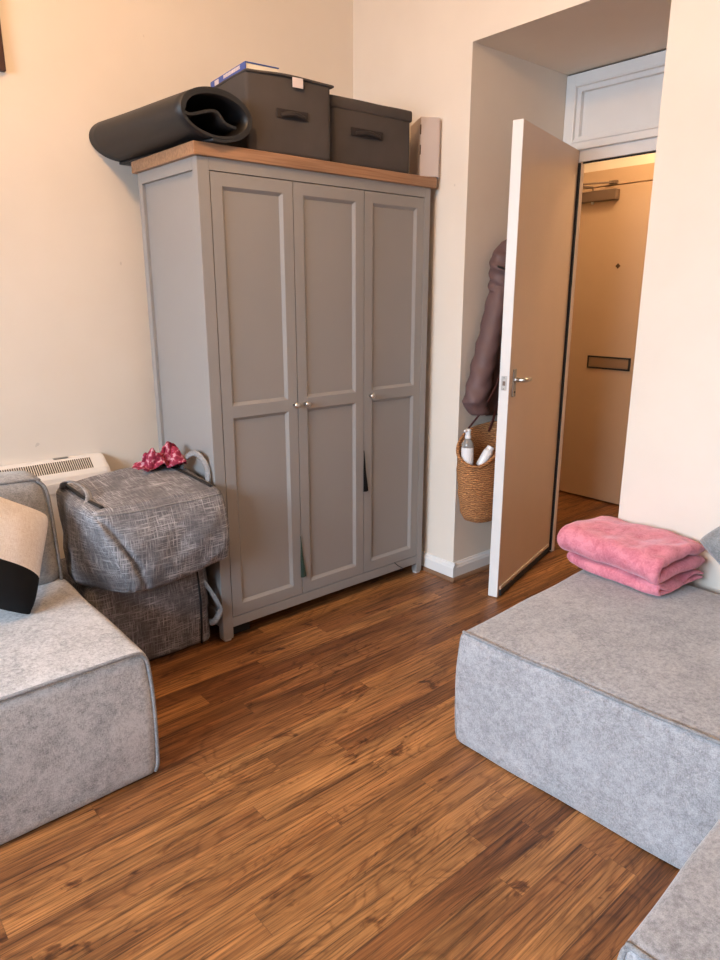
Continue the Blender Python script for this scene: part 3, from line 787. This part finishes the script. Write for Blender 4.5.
gc = thing('cushion', 'silvery grey cushion tip behind the pink blanket by the wall', 'cushion', gc_c)
gc.rotation_euler = gc_rot.to_euler()
finish('cushion_cover', cushion_parts(0.28, 0.11)[0], M['sparkle'], gc, smooth=True)

# ------------------------------------------------------------------ folded pink blanket
def fold_layer(L, D, th, gap, seed, lean=0.0, z0=0.0):
    """one C-folded thick layer; open ends at +x, the fold nose at -x; runs along y"""
    mid = (th+gap)/2; cl = []
    zb, zt = z0+th/2, z0+th/2+th+gap
    for i in range(13): cl.append((L-(L-mid)*i/12, zb))
    for i in range(1, 10):
        a = -PI/2-PI*i/10; cl.append((mid+mid*math.cos(a), (zb+zt)/2+mid*math.sin(a)))
    for i in range(13): cl.append((mid+(L-mid)*i/12, zt))
    m = 34; bm = bmesh.new(); loops = []
    for j in range(m+1):
        v = j/m; y = (v-0.5)*D
        endr = max(0.35, math.sqrt(max(0, 1-max(0, abs(v-0.5)*2-0.9)**2/0.012)))  # rounded ends
        top, bot = [], []
        for i, (x, z) in enumerate(cl):
            a = cl[max(i-1, 0)]; b = cl[min(i+1, len(cl)-1)]
            tx, tz = b[0]-a[0], b[1]-a[1]; l = math.hypot(tx, tz); nx_, nz_ = -tz/l, tx/l
            taper = 1.0 if 1 < i < len(cl)-2 else 0.65
            w = th*0.5*endr*taper*(1+0.22*nz((x*1.0, y, z), 11, seed))
            # ripples: vertical waviness that grows towards the near end
            nb = max(0, (0.5-v)*2)
            wz = 0.014*nz((x, y, 0.0), 7, seed+2)+(0.006+0.020*nb**2)*nz((x, y, z), 19, seed+5)
            wx = 0.014*nz((y, z, x), 6, seed+7)
            wy = 0.018*nz((x, z, 1), 7, seed+11)*(abs(v-0.5)*2)**2
            k = i/(len(cl)-1)
            # droop at the fold nose and far ends
            dz = -0.010*max(0, abs(v-0.5)*2-0.6)*(1 if k > 0.5 else 0)
            top.append(bm.verts.new((x+nx_*w+wx, y+wy, max(z0*0+0.001, z+nz_*w+(wz if k > 0.4 else wz*0.3)+dz+lean*x))))
            bot.append(bm.verts.new((x-nx_*w+wx, y+wy, max(0.001, z-nz_*w+(wz if k > 0.4 else wz*0.3)+dz+lean*x))))
        loops.append(top+bot[::-1])
    nl = len(loops[0])
    for A_, D_ in zip(loops, loops[1:]):
        for i in range(nl): bm.faces.new((A_[i], A_[(i+1) % nl], D_[(i+1) % nl], D_[i]))
    h_ = nl//2
    for lp_ in (loops[0], loops[-1]):
        for i in range(h_-1): bm.faces.new((lp_[i], lp_[i+1], lp_[nl-2-i], lp_[nl-1-i]))
    return bm
bl = thing('blanket', 'folded pink fleece blanket in two thick layers on the grey sofa', 'blanket', (2.058, 1.098, 0.392), math.radians(-6))
def sub(o, levels=1):
    md = o.modifiers.new('sub', 'SUBSURF'); md.levels = levels; md.render_levels = levels; return o
sub(finish('lower_fold', fold_layer(0.26, 0.37, 0.022, 0.004, 1.3), M['fleece'], bl, smooth=True), 2)
up_ = sub(finish('upper_fold', fold_layer(0.275, 0.40, 0.042, 0.012, 6.1), M['fleece'], bl, smooth=True), 2)
up_.location = (-0.015, 0.012, 0.048)

# ------------------------------------------------------------------ zipped storage bags
def bag(name, label, loc, rz, w, d, h, seed, fn_extra=None, r=0.03):
    t = thing(name, label, 'storage bag', loc, rz, 'grey slub-weave zip bags stacked between sofa and wardrobe')
    def fn(p, q):
        b = (1-q.x**4)*(1-(q.z)**2)
        if abs(q.y) > 0.9: p.y += math.copysign(0.022*b, q.y)
        if abs(q.x) > 0.9: p.x += math.copysign(0.012*(1-q.y**4)*(1-q.z**2), q.x)
        # cloth creases
        c = nz(p, 4.5, seed)*0.016+abs(nz(p, 11, seed+3))*0.010+abs(nz(p, 26, seed+8))*0.004
        p -= Vector((q.x, q.y, 0))*c*(1-0.5*max(0, q.z))
        if fn_extra: p = fn_extra(p, q)
        return p
    bm = soft(w, d, h, r, (44, 36, 32), fn)
    finish('bag_body', bm, M['slub'], t, smooth=True)
    return t
lbg = bag('storage_bag', 'dark grey zip storage bag on the floor under the other bag', (0.935, 2.450, 0.0), 0, 0.46, 0.40, 0.350, 3.0)
bm = bmesh.new()
tube(bm, [(0.176, -0.198, 0.34), (0.176, -0.216, 0.20), (0.176, -0.212, 0.09), (0.176, -0.200, 0.012)], 0.006, 6, flat=(0.0075, 0.003))
finish('zip', bm, M['black'], lbg)
bm = bmesh.new()
tube(bm, smooth_path([(0.205, -0.192, 0.262), (0.212, -0.225, 0.235), (0.234, -0.250, 0.175), (0.238, -0.252, 0.15), (0.218, -0.240, 0.108), (0.210, -0.215, 0.095)], 5), 0.005, 8, flat=(0.004, 0.013))
finish('handle', bm, M['slub_strap'], lbg, smooth=True)
UW, UD, UH = 0.475, 0.345, 0.300
def upper_fn(p, q):
    # top slopes up to the rear, lower edge sags forward over the bag below, left end hangs low
    t = (p.y/UD+0.5)
    if q.z > 0: p.z += 0.040*t*q.z + 0.012*(1-q.x**2)*q.z*t
    f = max(0, -q.y)
    p.y -= 0.032*f*max(0, 1-((q.z+0.2)/1.2)**2)
    if q.z > 0 and q.x < 0: p.z -= 0.022*t*(-q.x)*q.z
    if q.x < 0: p.x += 0.085*q.x*q.x*((1-q.z)/2)*f
    if q.x > 0: p.x += 0.012*q.x*((1-q.z)/2)*f
    if q.x < 0: p.x -= 0.012*(-q.x)*(1-q.z)*0.5*(1-abs(q.y))
    if q.z < 0: p.z += 0.030*max(0, q.x)*(-q.z) - 0.012*(-q.z)*(1-q.x**2)
    # diagonal crease on the left of the front
    s = (q.x+0.66)-0.30*(-q.z)
    if q.y < -0.7: p.y += 0.022*math.exp(-(s/0.045)**2)*(0.4+0.6*(1-abs(q.z)))
    return p
ubg = bag('storage_bag', 'bulging grey zip storage bag stacked on top, red cloth on it', (0.936, 2.310, 0.356), 0, UW, UD, UH, 9.0, upper_fn, 0.022)
def bag_top(x, y):   # surface height of the upper bag's top, from its own mesh
    best = 0
    for v in ubg.children[0].data.vertices:
        c = v.co
        if abs(c.x-x) < 0.02 and abs(c.y-y) < 0.02 and c.z > best: best = c.z
    return best
bm = bmesh.new()
pts = [(-0.205, 0.150), (-0.205, 0.08), (-0.203, -0.00), (-0.196, -0.08), (-0.186, -0.145)]
tube(bm, [(x, y, bag_top(x, y)+0.0015) for x, y in pts], 0.005, 6, flat=(0.0085, 0.003))
finish('zip', bm, M['black'], ubg)
bm = bmesh.new()
pts = [(0.210, -0.145), (0.205, -0.08), (0.195, 0.0), (0.180, 0.07), (0.160, 0.140)]
tube(bm, [(x, y, bag_top(x, y)+0.0015) for x, y in pts], 0.005, 6, flat=(0.0085, 0.003))
finish('zip', bm, M['black'], ubg)
bm = bmesh.new()   # piping along the front top edge
xs = [-0.225+0.45*i/16 for i in range(17)]
def front_edge(x):
    best = None
    for v in ubg.children[0].data.vertices:
        c = v.co
        if abs(c.x-x) < 0.022 and c.y < -0.12:
            s = c.z*0.75-c.y
            if best is None or s > best[0]: best = (s, c.y, c.z)
    return (x, best[1], best[2])
fe = [front_edge(x) for x in xs]
for _ in range(4): fe = [fe[0]]+[tuple((a+2*b+c)/4 for a, b, c in zip(fe[i-1], fe[i], fe[i+1])) for i in range(1, len(fe)-1)]+[fe[-1]]
tube(bm, smooth_path(fe, 2), 0.0032, 6)
finish('piping', bm, M['slub_strap'], ubg, smooth=True)
bm = bmesh.new()   # standing grab handles
tube(bm, smooth_path([(-0.220, 0.13, 0.318), (-0.222, 0.10, 0.345), (-0.212, 0.05, 0.358), (-0.196, -0.01, 0.352), (-0.192, -0.05, 0.325), (-0.215, -0.075, 0.296)], 6), 0.005, 8, flat=(0.012, 0.003))
finish('handle', bm, M['slub_strap'], ubg, smooth=True)
bm = bmesh.new()
tube(bm, smooth_path([(0.205, 0.08, 0.320), (0.218, 0.07, 0.365), (0.232, 0.02, 0.398), (0.236, -0.04, 0.385), (0.234, -0.075, 0.350), (0.228, -0.085, 0.300)], 6), 0.005, 8, flat=(0.012, 0.003))
finish('handle', bm, M['slub_strap'], ubg, smooth=True)

# crumpled red patterned cloth on the bag
def crumple(w, d, n=46):
    bm = bmesh.new(); V = []
    for i in range(n+1):
        row = []
        for j in range(n+1):
            u = -1+2*i/n; v = -1+2*j/n
            r = min(1, math.hypot(u, v)); a = math.atan2(v, u)
            ru = 1+0.22*math.sin(5*a+1.0)*r
            # two upright lobes with a deep fold between them
            lob = math.exp(-((u+0.42)/0.26)**2)*0.052+math.exp(-((u-0.40)/0.30)**2)*0.082
            z = lob*(1-abs(v)**1.6*0.8)*(1-0.55*max(0, abs(u)-0.6)/0.4)
            z += 0.020*math.sin(9*u+3*v)*r+0.016*nz((u, v, 0), 3.2, 4)+0.010*nz((u, v, 0), 8, 9)
            edge = max(0, r-0.75)/0.25
            z = z*(1-0.6*edge)+0.008
            row.append(bm.verts.new((u*w/2*ru+0.02*nz((u, v, 1), 3, 2), v*d/2*ru+0.02*nz((u, v, 2), 3, 6), max(0.001, z))))
        V.append(row)
    for i in range(n):
        for j in range(n): bm.faces.new((V[i][j], V[i+1][j], V[i+1][j+1], V[i][j+1]))
    return bm
rc = finish('bandana', crumple(0.175, 0.10), M['bandana'], smooth=True, loc=(1.082, 2.420, 0.356+0.343))
md = rc.modifiers.new('thick', 'SOLIDIFY'); md.thickness = 0.003; md.offset = 1
tag(rc, 'crumpled red and white patterned cloth on the upper grey bag', 'cloth')

# ------------------------------------------------------------------ coat hook, coat, straw bag behind the open door
hk = thing('coat_hook', 'metal coat hook on the recess wall behind the open door', 'hook', (2.68, RY1, 1.50))
finish('hook_plate', B((-0.03, 0.03, -0.006, 0.0, -0.04, 0.04, 0.003)), M['steel'], hk)
bm = bmesh.new(); tube(bm, smooth_path([(0, -0.004, 0.0), (0, -0.05, -0.012), (0, -0.085, 0.0), (0, -0.092, 0.03)], 5), 0.006, 8)
tube(bm, smooth_path([(0, -0.004, -0.03), (0, -0.04, -0.045), (0, -0.06, -0.03)], 5), 0.005, 8)
finish('hook_arm', bm, M['steel'], hk, smooth=True)

ct = thing('coat', 'dull plum padded coat with hood hanging behind the open door', 'coat', (2.617, 1.987, 0.0))
def loft(rings, seg=40, fold=None):
    """rings: (z, cx, cy, rx, ry)"""
    bm = bmesh.new(); R_ = []
    for (z, cx, cy, rx, ry) in rings:
        row = []
        for k in range(seg):
            a = 2*PI*k/seg
            f = 1+(fold(a, z) if fold else 0)
            row.append(bm.verts.new((cx+rx*math.cos(a)*f, cy+ry*math.sin(a)*f, z)))
        R_.append(row)
    for A_, D_ in zip(R_, R_[1:]):
        for k in range(seg): bm.faces.new((A_[k], A_[(k+1) % seg], D_[(k+1) % seg], D_[k]))
    bm.faces.new(R_[0][::-1]); bm.faces.new(R_[-1])
    return bm
def dens(keys, n=40):
    out = []
    for i in range(n+1):
        t = i/n*(len(keys)-1); k = min(int(t), len(keys)-2); f = t-k; f = f*f*(3-2*f)*0.5+f*0.5
        out.append(tuple(a+(b-a)*f for a, b in zip(keys[k], keys[k+1])))
    return out
body = [(1.48, 0.0, 0.02, 0.035, 0.025), (1.43, -0.01, 0.01, 0.08, 0.038), (1.36, -0.02, 0.01, 0.10, 0.042), (1.20, -0.03, 0.01, 0.115, 0.045), (1.0, -0.035, 0.01, 0.125, 0.045), (0.88, -0.035, 0.01, 0.13, 0.046), (0.81, -0.03, 0.01, 0.13, 0.044), (0.795, -0.03, 0.01, 0.11, 0.035)]
finish('coat_body', loft(dens(body), 56, lambda a, z: 0.07*math.sin(a*9+z*3)+0.04*math.sin(a*17-z*7)+0.03*nz((math.cos(a), math.sin(a), z*6), 2, 3)), M['coat'], ct, smooth=True)
slv = [(1.40, -0.100, -0.01, 0.035, 0.045), (1.30, -0.130, -0.012, 0.042, 0.05), (1.15, -0.170, -0.015, 0.050, 0.052), (1.02, -0.212, -0.018, 0.055, 0.052), (0.93, -0.238, -0.02, 0.058, 0.052), (0.875, -0.256, -0.02, 0.062, 0.05), (0.850, -0.250, -0.02, 0.055, 0.042), (0.825, -0.225, -0.02, 0.060, 0.042), (0.815, -0.222, -0.02, 0.052, 0.036)]
sv = finish('sleeve', loft(dens(slv, 50), 32, lambda a, z: 0.06*math.sin(z*70+math.sin(a*2)*2)+0.06*nz((math.cos(a), math.sin(a), z*14), 1.5, 7)), M['coat'], ct, smooth=True)
slv2 = [(z, 0.10+0.25*(-cx-0.1), 0.02, rx*0.8, 0.030) for z, cx, cy, rx, ry in slv]
finish('sleeve', loft(dens(slv2, 50), 32, lambda a, z: 0.06*math.sin(z*66+math.sin(a*2)*2)), M['coat'], ct, smooth=True)
hood = [(1.575, -0.020, -0.01, 0.018, 0.02), (1.555, -0.045, -0.01, 0.055, 0.045), (1.50, -0.072, -0.01, 0.072, 0.055), (1.44, -0.088, -0.01, 0.072, 0.058), (1.38, -0.092, -0.01, 0.066, 0.056), (1.345, -0.105, -0.01, 0.048, 0.045), (1.33, -0.105, -0.01, 0.025, 0.03)]
finish('hood', loft(dens(hood, 36), 40, lambda a, z: 0.08*math.sin(z*45+a*1.5)*max(0, math.cos(a-PI))+0.07*math.sin(z*120+a*3)+0.06*nz((math.cos(a), math.sin(a), z*12), 2, 8)), M['coat'], ct, smooth=True)
bm = bmesh.new(); tube(bm, smooth_path([(-0.185, -0.05, 1.45), (-0.15, -0.075, 1.435), (-0.10, -0.08, 1.43), (-0.03, -0.075, 1.46)], 5), 0.0045, 6)
finish('drawcord', bm, M['black'], ct, smooth=True)

sb = thing('straw_bag', 'woven straw tote bag hanging by dark red straps behind the door', 'bag', (2.385, 1.935, 0.0))
def straw_body():
    bm = bmesh.new(); seg = 48; outer = []; m = 30
    def rim(a):  # rim height: dips at the near left, rises at the rear and right
        return 0.676+0.045*math.cos(a)+0.060*math.sin(a)+0.040*max(0, math.cos(a+0.6))
    keys = [(0.0, 0.070, 0.050), (0.03, 0.098, 0.068), (0.12, 0.118, 0.078), (0.4, 0.134, 0.084), (0.7, 0.142, 0.080), (1.0, 0.142, 0.074)]
    def rad(t):
        for (t0, a0_, b0), (t1, a1, b1) in zip(keys, keys[1:]):
            if t <= t1: f = (t-t0)/(t1-t0); return a0_+(a1-a0_)*f, b0+(b1-b0)*f
        return keys[-1][1:]
    def ring(t, inset):
        row = []
        for k in range(seg):
            a = 2*PI*k/seg; A_, B_ = rad(t); A_ -= inset; B_ -= inset
            z = 0.325+(rim(a)-0.325)*t
            w = 1+0.035*nz((math.cos(a), math.sin(a), z*5), 2.2, 3)+0.03*nz((math.cos(a), math.sin(a), z*18), 2.0, 5)
            row.append(bm.verts.new((A_*math.cos(a)*w+0.02*(1-t), B_*math.sin(a)*w, z+(inset if t < 0.02 else 0))))
        return row
    R_ = [ring(j/m, 0) for j in range(m+1)]+[ring(1.0, 0.008)]+[ring(1-j/8*0.9, 0.010) for j in range(1, 9)]
    for A_, D_ in zip(R_, R_[1:]):
        for k in range(seg): bm.faces.new((A_[k], A_[(k+1) % seg], D_[(k+1) % seg], D_[k]))
    bm.faces.new(R_[0][::-1]); bm.faces.new(R_[-1])
    return bm, rim
bm, rim = straw_body()
finish('bag_body', bm, M['straw'], sb, smooth=True)
bm = bmesh.new()
pts = [(0.142*1.0*math.cos(2*PI*k/48), 0.074*math.sin(2*PI*k/48), rim(2*PI*k/48)) for k in range(48)]
tube(bm, pts, 0.0075, 8, closed=True); finish('rim', bm, M['straw'], sb, smooth=True)
bm = bmesh.new()
tube(bm, smooth_path([(-0.040, 0.066, 0.700), (-0.040, 0.050, 0.750), (-0.005, 0.000, 0.84), (0.05, -0.022, 0.94), (0.10, -0.022, 1.04), (0.135, -0.020, 1.05), (0.12, -0.015, 0.95), (0.10, 0.045, 0.72)], 6), 0.006, 8, flat=(0.003, 0.008))
finish('strap', bm, M['leather'], sb, smooth=True)
bm = bmesh.new()
tube(bm, smooth_path([(0.060, -0.074, 0.60), (0.058, -0.076, 0.68), (0.064, -0.060, 0.80), (0.080, -0.034, 0.95), (0.105, -0.030, 1.03), (0.13, -0.030, 1.04), (0.13, -0.035, 0.95), (0.125, -0.045, 0.68)], 6), 0.006, 8, flat=(0.003, 0.009))
finish('strap', bm, M['leather'], sb, smooth=True)
bt = thing('pump_bottle', 'white and clear pump bottle standing in the straw bag', 'bottle', (2.288, 1.937, 0.562))
bm = bmesh.new(); lathe(bm, [(0.024, 0.0), (0.0265, 0.004), (0.0265, 0.130), (0.025, 0.138), (0.018, 0.150), (0.0125, 0.156), (0.0125, 0.160)], 28); finish('bottle_body', bm, M['clear'], bt, smooth=True)
bm = bmesh.new(); lathe(bm, [(0.0271, 0.02), (0.0274, 0.022), (0.0274, 0.118), (0.0271, 0.120)], 28); finish('wrap_label', bm, M['white_plastic'], bt, smooth=True)
bm = bmesh.new(); lathe(bm, [(0.0135, 0.160), (0.0135, 0.172), (0.0115, 0.174), (0.0115, 0.190), (0.013, 0.192), (0.013, 0.198), (0.008, 0.202)], 20)
box(bm, -0.026, 0.002, -0.006, 0.006, 0.190, 0.200, 0.003); finish('pump', bm, M['white_plastic'], bt, smooth=False)
tb = thing('lotion_tube', 'small white tube lying beside the pump bottle in the bag', 'tube', (2.352, 1.915, 0.590))
bm = bmesh.new(); lathe(bm, [(0.020, 0.0), (0.022, 0.01), (0.022, 0.07), (0.018, 0.085)], 20); finish('tube_body', bm, M['white_plastic'], tb, smooth=True)
tb.rotation_euler = (math.radians(15), math.radians(25), 0)
bm = bmesh.new(); lathe(bm, [(0.017, 0.085), (0.017, 0.098), (0.014, 0.100)], 20); finish('tube_cap', bm, M['white_plastic'], tb)

# ------------------------------------------------------------------ light
def area(name, loc, rot, sx, sy, power, col):
    l = bpy.data.lights.new(name, 'AREA'); l.shape = 'RECTANGLE'; l.size = sx; l.size_y = sy
    l.energy = power; l.color = col
    o = bpy.data.objects.new(name, l); C.objects.link(o); o.location = loc; o.rotation_euler = rot; return o
def point(name, loc, power, col, r):
    l = bpy.data.lights.new(name, 'POINT'); l.energy = power; l.color = col; l.shadow_soft_size = r
    o = bpy.data.objects.new(name, l); C.objects.link(o); o.location = loc; return o
area('window_daylight', (XL-1.3, (WY0+WY1)/2, 2.45), (0, math.radians(-72), 0), 2.0, 3.0, 600, (0.67, 0.83, 1.0))
point('ceiling_lamp', (0.55, 1.40, 2.64), 45, (1.0, 0.59, 0.28), 0.09)
point('hall_lamp', (3.62, 1.85, 2.40), 18, (1.0, 0.68, 0.38), 0.10)
w = bpy.data.worlds.new('world'); bpy.context.scene.world = w; w.use_nodes = True
nt = w.node_tree; sky = nt.nodes.new('ShaderNodeTexSky'); sky.sky_type = 'HOSEK_WILKIE' if hasattr(sky, 'sky_type') else sky.sky_type
sky.sun_direction = (0.4, -0.6, 0.7); sky.turbidity = 4
nt.links.new(sky.outputs[0], nt.nodes['Background'].inputs[0]); nt.nodes['Background'].inputs[1].default_value = 0.6

vs = bpy.context.scene.view_settings
vs.view_transform = 'Standard'; vs.look = 'None'; vs.gamma = 1.0; vs.use_curve_mapping = False
vs.exposure = 0.27
